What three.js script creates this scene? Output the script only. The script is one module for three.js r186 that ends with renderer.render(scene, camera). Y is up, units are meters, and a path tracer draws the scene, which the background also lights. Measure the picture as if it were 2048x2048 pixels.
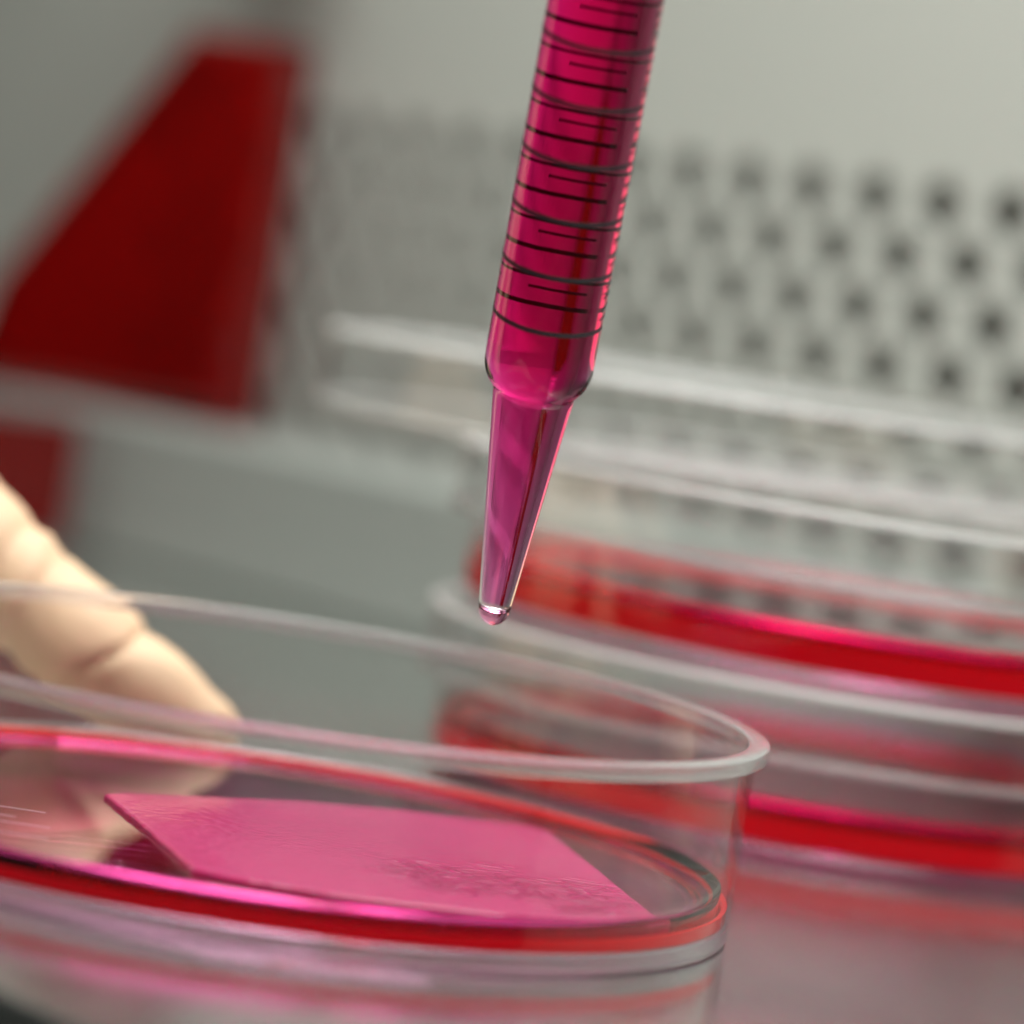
import * as THREE from 'three';
import { RoundedBoxGeometry } from 'three/addons/geometries/RoundedBoxGeometry.js';
import { MarchingCubes } from 'three/addons/objects/MarchingCubes.js';
import { mergeVertices, mergeGeometries, toCreasedNormals } from 'three/addons/utils/BufferGeometryUtils.js';
import { RectAreaLightUniformsLib } from 'three/addons/lights/RectAreaLightUniformsLib.js';
import { ImprovedNoise } from 'three/addons/math/ImprovedNoise.js';

// ---------------------------------------------------------------- camera, light, exposure
// Lengths below are written in millimetres and turned into metres by MM.
const MM = 0.001;
const scene = new THREE.Scene();
const camera = new THREE.PerspectiveCamera(15.57, 1, 0.01, 12);
camera.position.set(0, 56.3 * MM, 0);
camera.rotation.order = 'YXZ';
camera.rotation.set(-0.06298, 0, 0.15826);
camera.focus = 0.333;
camera.userData.fStop = 12.5;

const renderer = new THREE.WebGLRenderer({ antialias: true });
renderer.toneMapping = THREE.LinearToneMapping;
renderer.toneMappingExposure = 1.16;
renderer.shadowMap.enabled = true;
RectAreaLightUniformsLib.init();
scene.background = new THREE.Color(0, 0, 0);

// The clean bench: its own frame runs along the back panel (s, to the right and nearer) and out of it towards the front (n).
const TURN = 48 * Math.PI / 180;
const ORIGIN = new THREE.Vector3(71.3, 0, -530);
const AX = new THREE.Vector3(Math.cos(TURN), 0, Math.sin(TURN)), NX = new THREE.Vector3(-Math.sin(TURN), 0, Math.cos(TURN));
const hood = (s, y, n) => ORIGIN.clone().addScaledVector(AX, s).addScaledVector(NX, n).setY(y);   // millimetres
const HOOD_TURN = -TURN;                                                                          // rotation.y that lays x along s and z along n

const LAMPS = [
  { name: 'ceiling_lamp', label: 'white fluorescent panel in the bench ceiling', s: 120, y: 396, n: 150, w: 380, d: 240, power: 10.5, color: [0.96, 1.0, 0.97] },
  { name: 'room_lamp', label: 'wide white lamp hanging in front of the bench', s: -40, y: 900, n: 720, w: 800, d: 500, power: 1.9, color: [1.0, 0.99, 0.97] },
];

// ---------------------------------------------------------------- helpers
const used = new Map();
function numbered(name) {
  const k = used.get(name) ?? 0;
  used.set(name, k + 1);
  return k ? `${name}_${String(k).padStart(3, '0')}` : name;
}
function shade(o) { o.traverse((c) => { if (c.isMesh) { c.castShadow = true; c.receiveShadow = true; } }); return o; }
function thing(name, label, category, group) {
  const o = new THREE.Group();
  o.name = numbered(name);
  o.userData = { label, category };
  if (group) o.userData.group = group;
  scene.add(o);
  return o;
}
function part(name, g, m, parent) {
  const o = new THREE.Mesh(g, m);
  o.name = name; o.castShadow = true; o.receiveShadow = true;
  parent.add(o);
  return o;
}
function struct(name, g, m) { const o = part(numbered(name), g, m, scene); o.userData.kind = 'structure'; return o; }
function placeInHood(o, s, y, n) { o.position.copy(hood(s, y, n)).multiplyScalar(MM); o.rotation.y = HOOD_TURN; return o; }
// metres, outward faces, normals that stay sharp at corners
function solid(g, crease = 0.55) {
  g = g.index ? g.toNonIndexed() : g;
  g.deleteAttribute('normal');
  const p = g.attributes.position, a = new THREE.Vector3(), b = new THREE.Vector3(), c = new THREE.Vector3();
  let vol = 0;
  for (let i = 0; i < p.count; i += 3) { a.fromBufferAttribute(p, i); b.fromBufferAttribute(p, i + 1); c.fromBufferAttribute(p, i + 2); vol += a.dot(b.cross(c)); }
  if (vol < 0) {
    for (const at of Object.values(g.attributes)) for (let i = 0; i < at.count; i += 3) for (let k = 0; k < at.itemSize; k++) {
      const t = at.getComponent(i + 1, k); at.setComponent(i + 1, k, at.getComponent(i + 2, k)); at.setComponent(i + 2, k, t);
    }
  }
  // drop triangles that a lathe folds together on its axis
  const keep = [];
  for (let i = 0; i < p.count; i += 3) {
    a.fromBufferAttribute(p, i); b.fromBufferAttribute(p, i + 1).sub(a); c.fromBufferAttribute(p, i + 2).sub(a);
    if (b.cross(c).length() > 1e-9) keep.push(i, i + 1, i + 2);
  }
  const out = new THREE.BufferGeometry();
  for (const [n, at] of Object.entries(g.attributes)) {
    const v = new Float32Array(keep.length * at.itemSize);
    keep.forEach((k, j) => { for (let e = 0; e < at.itemSize; e++) v[j * at.itemSize + e] = at.getComponent(k, e); });
    out.setAttribute(n, new THREE.BufferAttribute(v, at.itemSize));
  }
  return toCreasedNormals(out, crease).scale(MM, MM, MM);
}
const lathe = (pts, seg = 220, crease) => solid(new THREE.LatheGeometry([...pts, pts[0]].map(([x, y]) => new THREE.Vector2(x, y)), seg), crease);
// a rounded corner between three profile points
function fillet([ax, ay], [bx, by], [cx, cy], r, k = 4) {
  const u = new THREE.Vector2(ax - bx, ay - by).normalize(), v = new THREE.Vector2(cx - bx, cy - by).normalize(), out = [];
  for (let i = 0; i <= k; i++) {
    const t = i / k, p = (1 - t) * (1 - t), q = t * t;
    out.push([bx + u.x * r * p + v.x * r * q, by + u.y * r * p + v.y * r * q]);
  }
  return out;
}
function rounded(pts, radii) { return pts.flatMap((p, i) => (radii[i] ? fillet(pts[(i + pts.length - 1) % pts.length], p, pts[(i + 1) % pts.length], radii[i]) : [p])); }

let seed = 7;
const rnd = () => { seed = (seed * 1664525 + 1013904223) >>> 0; return seed / 4294967296; };
const noise = new ImprovedNoise();
const smooth = (a, b, x) => { const t = Math.min(1, Math.max(0, (x - a) / (b - a))); return t * t * (3 - 2 * t); };

// grey-value texture from a function of u, v in 0..1
function dataTexture(n, f, srgb = false) {
  const d = new Uint8Array(n * n * 4);
  for (let j = 0; j < n; j++) for (let i = 0; i < n; i++) {
    const v = f(i / n, j / n), at = (j * n + i) * 4;
    for (let c = 0; c < 3; c++) d[at + c] = Math.max(0, Math.min(255, (Array.isArray(v) ? v[c] : v) * 255));
    d[at + 3] = 255;
  }
  const t = new THREE.DataTexture(d, n, n);
  t.wrapS = t.wrapT = THREE.RepeatWrapping; t.magFilter = THREE.LinearFilter;
  if (srgb) t.colorSpace = THREE.SRGBColorSpace;
  t.needsUpdate = true;
  return t;
}
const lin = (r, g, b) => new THREE.Color().setRGB(r, g, b);

// ---------------------------------------------------------------- materials
const clear = (o = {}) => new THREE.MeshPhysicalMaterial({ color: 0xffffff, transmission: 1, thickness: 0.001, roughness: 0.0, ior: 1.52, ...o });
const M = {};
const ripples = dataTexture(1024, (u, v) => {       // u, v: 80 mm across the slab
  const x = (u - 0.5) * 80, z = (0.5 - v) * 80, soft = 0.4 + 0.05 * noise.noise(x * 0.12, z * 0.12, 4.2) + 0.025 * noise.noise(x * 1.1, z * 1.1, 2.7);
  const r = Math.hypot((x - 24) / 13, (z - 14) / 9), patch = smooth(1.25, 0.5, r + 0.5 * noise.noise(x * 0.2, z * 0.2, 9.4));
  const w = noise.noise(x * 0.55 + 1.5 * noise.noise(x * 0.3, z * 0.3, 1), z * 0.95, 6.1);
  return soft + patch * 0.4 * (1 - Math.min(1, Math.abs(w) * 4));
});
ripples.wrapS = ripples.wrapT = THREE.ClampToEdgeWrapping;
ripples.repeat.set(1 / 80, 1 / 80); ripples.offset.set(0.5, 0.5);
M.plastic = clear();
M.sheet = clear({ thickness: 0, ior: 1.55 });          // thin moulded walls of the dishes behind
M.rim = clear({ roughness: 0.1, ior: 1.5, transmission: 0.86, color: lin(0.93, 0.92, 0.91) });
M.lidRim = clear({ roughness: 0.2, ior: 1.5, transmission: 0.6, color: lin(0.93, 0.92, 0.91) });
M.tube = clear({ ior: 1.38 });
const DYE = lin(0.985, 0.07, 0.38);            // what 5 mm of the red medium lets through
M.medium = clear({ ior: 1.335, attenuationColor: DYE, attenuationDistance: 0.005 });
M.droplet = clear({ ior: 1.335, attenuationColor: lin(0.985, 0.16, 0.42), attenuationDistance: 0.005 });
M.column = clear({ ior: 1.0, attenuationColor: lin(0.993, 0.035, 0.30), attenuationDistance: 0.005 });
M.agar = new THREE.MeshPhysicalMaterial({ color: lin(0.64, 0.001, 0.008), ior: 1.34, roughness: 0.12, specularIntensity: 0.3 });      // cloudy red jelly
M.gel = clear({ color: lin(0.80, 0.06, 0.27), ior: 1.34, roughness: 0.17, specularIntensity: 0.8, transmission: 0.58, bumpMap: ripples, bumpScale: 0.0012 });   // cloudy pink jelly
M.scratch = new THREE.MeshStandardMaterial({ color: lin(0.7, 0.62, 0.58), roughness: 0.5 });
M.ink = new THREE.MeshStandardMaterial({ color: lin(0.012, 0.008, 0.014), roughness: 0.6 });
M.glove = new THREE.MeshPhysicalMaterial({ color: lin(0.62, 0.41, 0.26), roughness: 0.62, sheen: 0.15, sheenColor: lin(1, 0.95, 0.85), sheenRoughness: 0.6 });
{
  const brushed = dataTexture(512, (u, v) => {
    let t = 0;
    for (const [f, a] of [[40, 0.5], [90, 0.3], [200, 0.2]]) t += a * noise.noise(u * 6, v * f, f);
    return 0.5 + 0.5 * t;
  });
  const rough = dataTexture(256, (u, v) => 0.6 + 0.14 * noise.noise(u * 5, v * 5, 3.3) + 0.1 * noise.noise(u * 17, v * 17, 8.1) + 0.08 * noise.noise(u * 60, v * 60, 1.7));
  rough.repeat.set(9, 9);
  brushed.repeat.set(12, 12);
  M.steel = new THREE.MeshPhysicalMaterial({ color: lin(0.68, 0.70, 0.67), metalness: 0.95, roughness: 0.26, roughnessMap: rough, bumpMap: brushed, bumpScale: 0.000003 });
}
M.panel = new THREE.MeshPhysicalMaterial({ color: lin(0.46, 0.46, 0.42), roughness: 0.42, metalness: 0.0 });
M.ledge = new THREE.MeshPhysicalMaterial({ color: lin(0.27, 0.28, 0.26), roughness: 0.4 });
M.white = new THREE.MeshStandardMaterial({ color: lin(0.72, 0.73, 0.70), roughness: 0.5 });
M.glow = new THREE.MeshStandardMaterial({ color: 0xffffff, emissive: lin(0.95, 1.0, 0.94), emissiveIntensity: 1 });
M.fitting = new THREE.MeshStandardMaterial({ color: lin(0.75, 0.75, 0.73), roughness: 0.5 });

// ---------------------------------------------------------------- the clean bench
function box(w, h, d) { return new THREE.BoxGeometry(w * MM, h * MM, d * MM); }
{
  // work surface: sheet of brushed steel with a rounded front edge, dark gap in front of it
  const depth = 254, prof = new THREE.Shape();
  prof.moveTo(0, -4); prof.lineTo(depth, -4); prof.lineTo(depth, -0.5); prof.lineTo(depth - 0.5, 0); prof.lineTo(0, 0);
  const g = new THREE.ExtrudeGeometry(prof, { depth: 1100, bevelEnabled: false, curveSegments: 8 });
  const p = g.attributes.position, uv = g.attributes.uv;
  for (let i = 0; i < p.count; i++) { const x = p.getX(i), y = p.getY(i), z = p.getZ(i); p.setXYZ(i, z - 620, y, x); uv.setXY(i, (z - 620) / 1000, x / 1000); }
  placeInHood(struct('work_surface', solid(g, 0.6), M.steel), 0, 0, 0);
  placeInHood(struct('front_gap_floor', box(1100, 4, 420), M.steel), -70, -122, 466);
}
{
  // back panel with its rows of holes: one cell of sheet round each hole, plain sheet beyond
  const P = 13.43, Q = 8.26, S0 = -78.7, Y0 = 75.9, ROWS = 9, K0 = -9, K1 = 10, R = 3.8, T = 1.2, v = [], N = 24;
  const quad = (a, b, c, d) => v.push(...a, ...b, ...c, ...a, ...c, ...d);
  const slab = (x0, x1, y0, y1) => {
    quad([x0, y0, 0], [x1, y0, 0], [x1, y1, 0], [x0, y1, 0]);
    quad([x0, y0, -T], [x0, y1, -T], [x1, y1, -T], [x1, y0, -T]);
  };
  for (let r = 0; r < ROWS; r++) {
    const off = r % 2 ? -0.5 : 0, y = Y0 - Q * r;
    for (let k = K0; k < K1; k++) {
      const s = S0 + P * (k + off);
      // corners of the cell, so that neighbouring cells close without gaps
      const corner = Math.atan2(Q, P), angles = [];
      for (let i = 0; i < N; i++) angles.push(Math.PI * 2 * i / N);
      for (const q of [corner, Math.PI - corner, Math.PI + corner, 2 * Math.PI - corner]) angles.push(q);
      angles.sort((x, z) => x - z); angles.push(angles[0] + 2 * Math.PI);
      const pt = angles.map((t) => { const c = Math.cos(t), w = Math.sin(t), f = 1 / Math.max(Math.abs(c) / (P / 2), Math.abs(w) / (Q / 2)); return [s + R * c, y + R * w, s + f * c, y + f * w]; });
      for (let i = 0; i + 1 < pt.length; i++) {
        const [a0, b0, c0, d0] = pt[i], [a1, b1, c1, d1] = pt[i + 1];
        quad([a0, b0, 0], [c0, d0, 0], [c1, d1, 0], [a1, b1, 0]);
        quad([a0, b0, -T], [a1, b1, -T], [c1, d1, -T], [c0, d0, -T]);
        quad([a0, b0, 0], [a1, b1, 0], [a1, b1, -T], [a0, b0, -T]);
      }
    }
    slab(-620, S0 + P * (K0 + off - 0.5), y - Q / 2, y + Q / 2);
    slab(S0 + P * (K1 - 1 + off + 0.5), 480, y - Q / 2, y + Q / 2);
  }
  const bottom = Y0 - Q * (ROWS - 0.5), top = Y0 + Q / 2;
  for (let i = 0; i < 10; i++) { slab(-620 + 110 * i, -510 + 110 * i, 0.2, bottom); slab(-620 + 110 * i, -510 + 110 * i, top, 420); }
  const g = new THREE.BufferGeometry();
  g.setAttribute('position', new THREE.Float32BufferAttribute(v, 3));
  g.computeVertexNormals();
  g.scale(MM, MM, MM);
  placeInHood(struct('back_wall', g, M.panel), 0, 0, 0);
  placeInHood(struct('plenum_wall', box(1100, 420, 4), M.panel), -70, 210, -34);
  placeInHood(struct('side_wall', box(4, 420, 420), M.ledge), -622, 210, 175);
  placeInHood(struct('ceiling', box(1108, 4, 420), M.white), -70, 422, 175);
}
for (const L of LAMPS) {
  const t = thing(L.name, L.label, 'lamp');
  placeInHood(t, L.s, L.y, L.n);
  part('housing', box(L.w + 30, 20, L.d + 30), M.fitting, t).position.y = 0.012;
  part('diffuser', box(L.w, 3, L.d), M.glow, t);
  const a = new THREE.RectAreaLight(lin(...L.color), L.power, L.w * MM, L.d * MM);
  a.rotation.x = -Math.PI / 2; a.position.y = -0.003;
  t.add(a);
}
{
  // low steel ledge in front of the panel, on which the flask stands
  const g = new RoundedBoxGeometry(1090 * MM, 22.5 * MM, 42 * MM, 3, 1.5 * MM);
  const t = placeInHood(thing('steel_ledge', 'low steel ledge along the perforated wall under the red flask', 'ledge'), -72, 0, 21.2);
  part('block', g, M.ledge, t).position.y = 11.35 * MM;
}

// ---------------------------------------------------------------- dishes
// thin moulded skins: floor, foot and wall in one sheet, open at the top where the solid rim sits
const skin = (pts, seg = 256) => {
  const g = new THREE.LatheGeometry(pts.map(([x, y]) => new THREE.Vector2(x, y)), seg).toNonIndexed();
  g.deleteAttribute('normal'); g.deleteAttribute('uv');
  return toCreasedNormals(g, 0.6).scale(MM, MM, MM);
};
const dishGeometry = (H) => skin([[0.01, 1.5], [39.6, 1.5], [40.4, 0.5], [42.6, 0.5], ...fillet([42.6, 0.5], [44.0, 1.2], [44.0, 6], 1.2), [44.0, H]]);
// cloudy medium along the wall, and the clear liquid over the floor of a dish
const ringGeometry = (r, top) => lathe(rounded([[r, 1.96], [43.5, 1.96], [43.5, top], [r + 0.4, top - 0.05]], [0, 0, 0, 0.3]), 256, 0.6);
function liquidGeometry(depth, climb, R = 42.75) {
  const top = 2.0 + depth, pts = [[0, 1.93], [R, 1.93], [R, top + climb]];
  for (let i = 1; i <= 12; i++) { const d = Math.pow(i / 12, 1.6) * 5; pts.push([R - d, top + climb * Math.exp(-d / 1.3)]); }
  pts.push([0, top]);
  return lathe(pts, 256, 0.6);
}
const lidGeometry = (H) => skin([[0.01, H - 0.6], ...fillet([40, H - 0.6], [45.9, H - 0.5], [46, 0], 0.7), [46.0, 0.02]]);
const rimGeometry = (r0, r1, y0, y1) => lathe(rounded([[r0, y0], [r1, y0], [r1, y1], [r0, y1]], [0.2, 0.2, 0.3, 0.3]), 256, 0.5);
const at = (o, x, y, z) => { o.position.set(x * MM, y * MM, z * MM); return o; };

const FRONT = [-18.7, -337.1];
{
  const t = at(thing('petri_dish', 'open clear petri dish of pink medium in front, held by the gloved finger', 'petri dish', 'petri dishes'), FRONT[0], 0, FRONT[1]);
  const w = part('dish_wall', dishGeometry(17.3), M.sheet, t);
  part('rim', rimGeometry(43.05, 45.05, 16.7, 18.1), M.rim, w);
  part('foot', rimGeometry(40.0, 43.9, 0.15, 1.85), M.rim, w);

  // slab of gel standing in the medium
  const outline = [[-13.9, -2], [-2.6, 30.4], [0.2, 31.6], [10.5, 32.0], [23, 28.9], [35.6, 21.2], [36.8, 18.6], [31.9, -2.8], [27.0, -22.4], [25.4, -23.8], [21.5, -23.3], [12.6, -20.8], [3.1, -16.3], [-12.6, -4]];
  for (let i = 0, rough = outline.splice(0); i < rough.length; i++) {     // edges cut by hand: a little uneven
    const [ax, az] = rough[i], [bx, bz] = rough[(i + 1) % rough.length], n = Math.max(1, Math.round(Math.hypot(bx - ax, bz - az) / 2.2));
    for (let k = 0; k < n; k++) outline.push([ax + (bx - ax) * k / n + 0.16 * (rnd() - 0.5), az + (bz - az) * k / n + 0.16 * (rnd() - 0.5)]);
  }
  const shape = (grow) => {
    const cx = 12, cz = 8, s = new THREE.Shape();
    outline.forEach(([x, z], i) => { const k = 1 + grow / Math.hypot(x - cx, z - cz), X = cx + (x - cx) * k, Z = -(cz + (z - cz) * k); i ? s.lineTo(X, Z) : s.moveTo(X, Z); });
    s.closePath();
    return s;
  };
  const slabBase = new THREE.ExtrudeGeometry(shape(-0.5), { depth: 0.85, bevelEnabled: true, bevelThickness: 0.42, bevelSize: 0.45, bevelSegments: 3, curveSegments: 4 });
  slabBase.rotateX(-Math.PI / 2).translate(0, 2.45, 0);     // 2.0 .. 4.4
  part('medium', ringGeometry(42.5, 3.1), M.agar, t);
  part('liquid', liquidGeometry(1.2, 1.3), M.medium, t);
  part('gel_slab', solid(slabBase, 0.5), M.gel, t);
  // fine scratches in the floor's plastic and a few bubbles in the liquid
  for (const [x, z, len, a] of [[-26, 12, 17, 0.05], [-27, 16, 15, -0.04], [-24, 20, 16, 0.12], [-29, 9, 12, 0.5], [-22, 25, 13, 0.02], [-30, 22, 9, 0.62]]) {
    const g = new THREE.BoxGeometry(len * MM, 0.03 * MM, 0.09 * MM);
    const o = at(part('scratch', g, M.scratch, w), x, 3.24, z);
    o.rotation.y = a;
  }
  for (const [x, z, r] of [[-8.5, 33.5, 0.42], [-9.6, 34.4, 0.28], [3.5, 38.6, 0.3], [18, 36.2, 0.34], [29, 27.8, 0.26], [-22, 31, 0.3]]) at(part('bubble', new THREE.SphereGeometry(r * MM, 20, 14), M.sheet, t), x, 3.3, z);
}
// the stack behind
const H = 17.4, PITCH = 18.4;
function closedDish(name, label, x, y, z) {
  const t = at(thing(name, label, 'petri dish', 'petri dishes'), x, y, z);
  const w = part('dish_wall', dishGeometry(H), M.sheet, t);
  part('rim', rimGeometry(39.8, 42.6, 0.1, 0.8), M.rim, w);
  part('medium', ringGeometry(41.6, 4.6), M.agar, t);
  part('liquid', liquidGeometry(2.7, 2.0), M.medium, t);
  const l = part('lid', lidGeometry(8), M.sheet, t);
  part('rim', rimGeometry(45.6, 46.45, 0.05, 0.9), M.rim, l);
  part('rim', rimGeometry(44.7, 46.3, 7.2, 7.95), M.lidRim, l);
  l.position.y = (H + 1.12 - 8.0) * MM;
  return t;
}
closedDish('petri_dish', 'closed petri dish with red medium at the bottom of the stack', 38.6, 0, -430.9);
closedDish('petri_dish', 'closed petri dish with red medium in the middle of the stack', 39.4, 18.6, -431.1);
at(thing('dish_cover', 'empty clear lid lying askew on top of the dish stack', 'dish cover'), 20.5, 37.2, -462);
{
  const t = scene.children.at(-1), l = part('lid_shell', lidGeometry(9.4), M.sheet, t);
  part('rim', rimGeometry(45.6, 46.45, 0.05, 0.95), M.lidRim, l);
  part('rim', rimGeometry(44.7, 46.3, 8.6, 9.35), M.lidRim, l);
}

// ---------------------------------------------------------------- pipette
{
  const t = thing('pipette', 'graduated clear pipette filled with magenta liquid above the open dish', 'pipette');
  at(t, -0.2, 26.2, -337);
  const dir = new THREE.Vector3(0.021, Math.cos(0.35), Math.sin(0.35)).normalize();
  t.quaternion.setFromUnitVectors(new THREE.Vector3(0, 1, 0), dir);
  const L = 190, Ro = 4.85, Ri = 4.15;
  // outer then inner profile, tip at y = 0
  const outer = [[1.46, 0], [3.62, 21.2], [3.8, 21.75], [4.48, 22.55], [4.83, 23.6], [Ro, 25.8], [Ro, L]];
  // plastic and liquid have nearly the same index, so the liquid is a clear-edged body inside the solid outline of the tube
  part('tube', lathe(rounded([...outer, [0, L], [0, 0]], [0.25, 0.4, 0.45, 0.5, 0.6, 1, 0, 0, 0]), 160, 0.45), M.tube, t);
  const col = [[0, 0.7], [0.9, 0.7], [2.95, 22.0], [3.3, 23.2], [3.9, 25.0], [Ri, 26.6], [Ri, L - 30], [0, L - 30]];
  part('liquid', lathe(rounded(col, [0, 0, 0.6, 0.6, 0.6, 0.8, 0, 0]), 128, 0.45), M.column, t);
  const drop = [[0, -1.55], [0.5, -1.46], [0.95, -1.18], [1.28, -0.72], [1.43, -0.2], [1.42, 0.1], [1.2, 0.3], [0, 0.35]];
  part('droplet', lathe(drop, 64, 0.9), M.droplet, t);
  // printed graduations: thin strips of ink bent round the tube; angle 0 looks at the viewer, + to the right
  const strip = (a0, a1, y, h) => {
    const n = Math.max(6, Math.ceil((a1 - a0) / 5)), g = new THREE.BufferGeometry(), v = [], ix = [];
    for (let i = 0; i <= n; i++) {
      const a = (a0 + (a1 - a0) * i / n) * Math.PI / 180, wob = 0.02 * noise.noise(i * 0.7, y * 3.1, 2);
      for (const [r, dy] of [[Ro - 0.01, -h / 2], [Ro + 0.035, -h / 2], [Ro + 0.035, h / 2], [Ro - 0.01, h / 2]]) v.push(r * Math.sin(a), y + dy + wob, r * Math.cos(a));
    }
    for (let i = 0; i < n; i++) for (let k = 0; k < 4; k++) { const p = i * 4 + k, q = i * 4 + (k + 1) % 4; ix.push(p, p + 4, q, q, p + 4, q + 4); }
    ix.push(0, 1, 2, 0, 2, 3, n * 4, n * 4 + 2, n * 4 + 1, n * 4, n * 4 + 3, n * 4 + 2);
    g.setAttribute('position', new THREE.Float32BufferAttribute(v, 3)); g.setIndex(ix);
    return solid(g, 0.6);
  };
  for (let k = 0; k < 12; k++) {
    const y = 28.8 + k * 5.12;
    part('graduation_ring', strip(-195, 80, y, 0.42), M.ink, t);
    part('graduation_mark', strip(166, 190, y + 1.55, 0.26), M.ink, t);
    part('graduation_mark', strip(150, 200, y + 2.56, 0.28), M.ink, t);
    for (const q of [1, 2, 3, 4]) part('graduation_tick', strip(66, q === 2 ? 104 : 94, y + q * 1.024, 0.22), M.ink, t);
  }
}

// ---------------------------------------------------------------- flasks
M.flask = clear({ ior: 1.4, thickness: 0, specularIntensity: 0.5 });
M.deep = clear({ color: lin(0.62, 0.016, 0.014), transmission: 0.88, ior: 1.335, attenuationColor: lin(0.85, 0.2, 0.2), attenuationDistance: 0.012 });
function slabShape(pts, depth, bevel) {
  const s = new THREE.Shape();
  pts.forEach(([x, y], i) => (i ? s.lineTo(x, y) : s.moveTo(x, y)));
  s.closePath();
  const g = new THREE.ExtrudeGeometry(s, { depth: depth - 2 * bevel, bevelEnabled: bevel > 0, bevelThickness: bevel, bevelSize: bevel, bevelSegments: 3, bevelOffset: -bevel });
  return g.translate(0, 0, -(depth - 2 * bevel) / 2);
}
{
  // upright culture flask with a canted shoulder
  const t = placeInHood(thing('culture_flask', 'upright red flask with a slanted shoulder before the perforated wall', 'flask', 'culture flasks'), -152, 22.7, 26);
  t.position.set(-46.5 * MM, 22.7 * MM, -636 * MM); t.rotation.y = -Math.PI / 6;
  const outer = [[0, 0], [0, 70], [-3, 78], [-3, 95], [-18, 95], [-18, 72], [-56, 19], [-61, 0]];
  const innerW = [[-0.8, 0.6], [-0.8, 66], [-20.8, 66], [-55.0, 18.7], [-60, 0.6]];
  part('flask_shell', solid(slabShape(outer, 18, 6), 0.5), M.flask, t);
  part('medium', solid(slabShape(innerW, 15.4, 5), 0.5), M.deep, t);
  part('cap', lathe([[0, 93], [10, 93], [10, 110], [0, 110]], 40), new THREE.MeshStandardMaterial({ color: lin(0.5, 0.5, 0.48), roughness: 0.5 }), t).position.x = -10.5 * MM;
}
{
  const t = placeInHood(thing('culture_flask', 'red flask lying flat at the left edge, behind the gloved finger', 'flask', 'culture flasks'), -156, 0.05, 66);
  part('flask_shell', solid(slabShape([[0, 0], [0, 25], [-100, 25], [-100, 0]], 34, 2.2), 0.5).translate(0, 0, 0), M.flask, t);
  part('medium', solid(slabShape([[-1.5, 1.6], [-1.5, 21], [-98, 21], [-98, 1.6]], 31, 1.4), 0.5), M.deep, t);
  part('neck', lathe([[0, 0], [10, 0], [10, 18], [0, 18]], 40).rotateZ(Math.PI / 2).translate(-100 * MM, 12.5 * MM, 0), M.flask, t);
}

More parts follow.
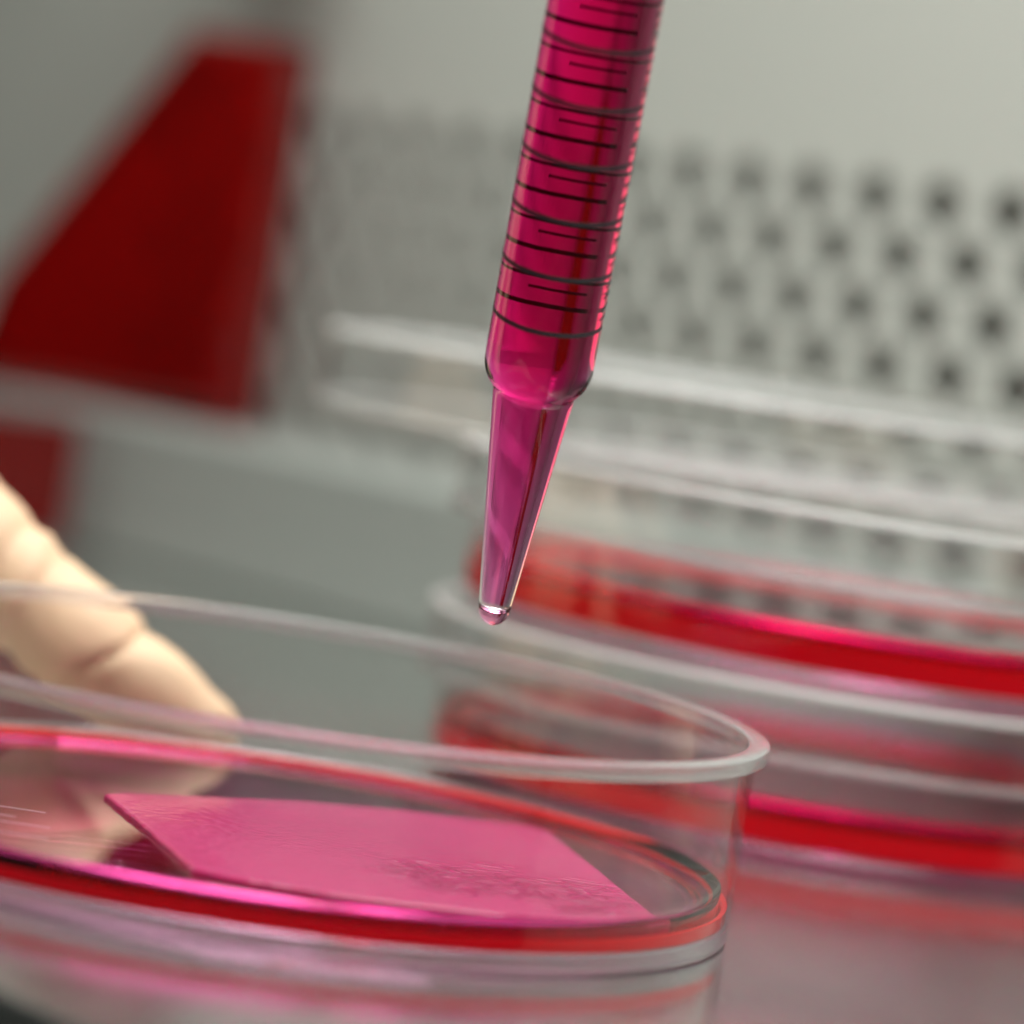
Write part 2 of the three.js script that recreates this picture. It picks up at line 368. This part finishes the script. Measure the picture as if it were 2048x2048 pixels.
// ---------------------------------------------------------------- gloved hand
{
  const chains = [
    [[-28.4, 4.4, -386.0, 4.1], [-34.2, 6.8, -386.4, 5.1], [-42, 11.3, -386.8, 5.8], [-56, 19.8, -389, 6.4], [-66, 26, -391, 7.2], [-92, 40, -398, 8.6], [-112, 46, -402, 11]],                 // index
    [[-64, 9, -406, 6.6], [-73, 17, -408, 7.2], [-86, 30, -411, 8.0], [-100, 42, -415, 9.0], [-118, 46, -416, 11.5]],                                                                    // middle
    [[-72, 8, -420, 6.4], [-82, 17, -424, 7.0], [-94, 30, -428, 7.8], [-108, 41, -431, 8.6], [-124, 45, -430, 11]],                                                                      // ring
    [[-82, 8, -436, 5.6], [-92, 16, -440, 6.2], [-104, 27, -443, 6.8], [-117, 38, -444, 7.8], [-130, 43, -441, 10]],                                                                     // little
    [[-74.5, 9.5, -338, 7.0], [-82, 14, -343, 8.2], [-96, 23, -357, 9.2], [-114, 34, -376, 11], [-138, 44, -398, 14]],                                                                   // thumb
    [[-112, 46, -402, 11], [-138, 47, -404, 14], [-165, 50, -408, 15]],
    [[-124, 45, -430, 11], [-145, 47, -424, 14], [-165, 50, -414, 15]],
    [[-130, 43, -441, 10], [-150, 46, -432, 13], [-170, 50, -416, 16]],
    [[-138, 44, -398, 14], [-165, 49, -408, 16], [-186, 52, -414, 20]],
  ];
  const bones = [];
  for (const c of chains) for (let i = 0; i + 1 < c.length; i++) bones.push([...c[i], ...c[i + 1]]);
  const lo = [-188, -3, -462], hi = [-20, 76, -326], n = 168, mc = new MarchingCubes(n, undefined, false, false, 600000);
  const smin = (a, b, k) => { const h = Math.max(k - Math.abs(a - b), 0) / k; return Math.min(a, b) - h * h * k * 0.25; };
  // folds of the glove on the index finger: [x, y of a point on the fold's middle, slant, width, height]
  const folds = [[-43.2, 0.55, 0.9, 0.4], [-45.4, 0.5, 0.9, -0.45], [-41.0, 0.5, 0.8, -0.4], [-52.4, 0.9, 1.0, 0.5], [-54.6, 0.8, 0.9, -0.45], [-31.6, -1.0, 0.55, -0.6], [-49.5, 0.8, 0.7, -0.22], [-38.2, 0.7, 0.5, -0.15]];
  const h3 = (n - 1);
  for (let k = 0; k < n; k++) {
    const z = lo[2] + (hi[2] - lo[2]) * k / h3;
    for (let j = 0; j < n; j++) {
      const y = lo[1] + (hi[1] - lo[1]) * j / h3;
      for (let i = 0; i < n; i++) {
        const x = lo[0] + (hi[0] - lo[0]) * i / h3;
        let d = 50;
        for (const b of bones) {
          const bx = b[4] - b[0], by = b[5] - b[1], bz = b[6] - b[2], px = x - b[0], py = y - b[1], pz = z - b[2];
          const t = Math.min(1, Math.max(0, (px * bx + py * by + pz * bz) / (bx * bx + by * by + bz * bz)));
          const e = Math.hypot(px - bx * t, py - by * t, pz - bz * t) - (b[3] + (b[7] - b[3]) * t);
          if (e < 14) d = smin(d, e, 2.2);
        }
        if (d < 3 && d > -3) {
          if (x > -66 && z < -374) {
            const u = x * 0.83 - (y - 12) * 0.55;       // along the finger, from the hand to the tip
            const w = x * 0.55 * 0 + (y - 12) * 0.83 + (x + 42) * 0.55;
            for (const [fx, slant, width, height] of folds) { const q = (u - fx * 0.95 + 2.2 + slant * 0.45 * w + 0.5 * Math.sin(z * 0.5 + fx)) / width; d -= height * Math.exp(-q * q); }
          }
          d -= 0.12 * noise.noise(x * 0.16, y * 0.16, z * 0.16) + 0.06 * noise.noise(x * 0.5, y * 0.5, z * 0.5);
        }
        mc.field[i + j * n + k * n * n] = -Math.max(d, 0.15 - y);
      }
    }
  }
  mc.isolation = 0; mc.update();
  const count = mc.count ?? mc.geometry.drawRange.count, v = new Float32Array(count * 3);
  for (let i = 0; i < count; i++) for (let c = 0; c < 3; c++) {
    const g = (mc.positionArray[i * 3 + c] * mc.halfsize + mc.halfsize) / h3;
    v[i * 3 + c] = lo[c] + (hi[c] - lo[c]) * g;
  }
  let g = new THREE.BufferGeometry();
  g.setAttribute('position', new THREE.BufferAttribute(v, 3));
  g = mergeVertices(g, 0.02);
  g.computeVertexNormals();
  g.scale(MM, MM, MM);
  const t = thing('gloved_hand', 'hand in a cream latex glove, fingertip pressed against the open dish', 'hand');
  part('glove', g, M.glove, t);
}

shade(scene);
renderer.render(scene, camera);
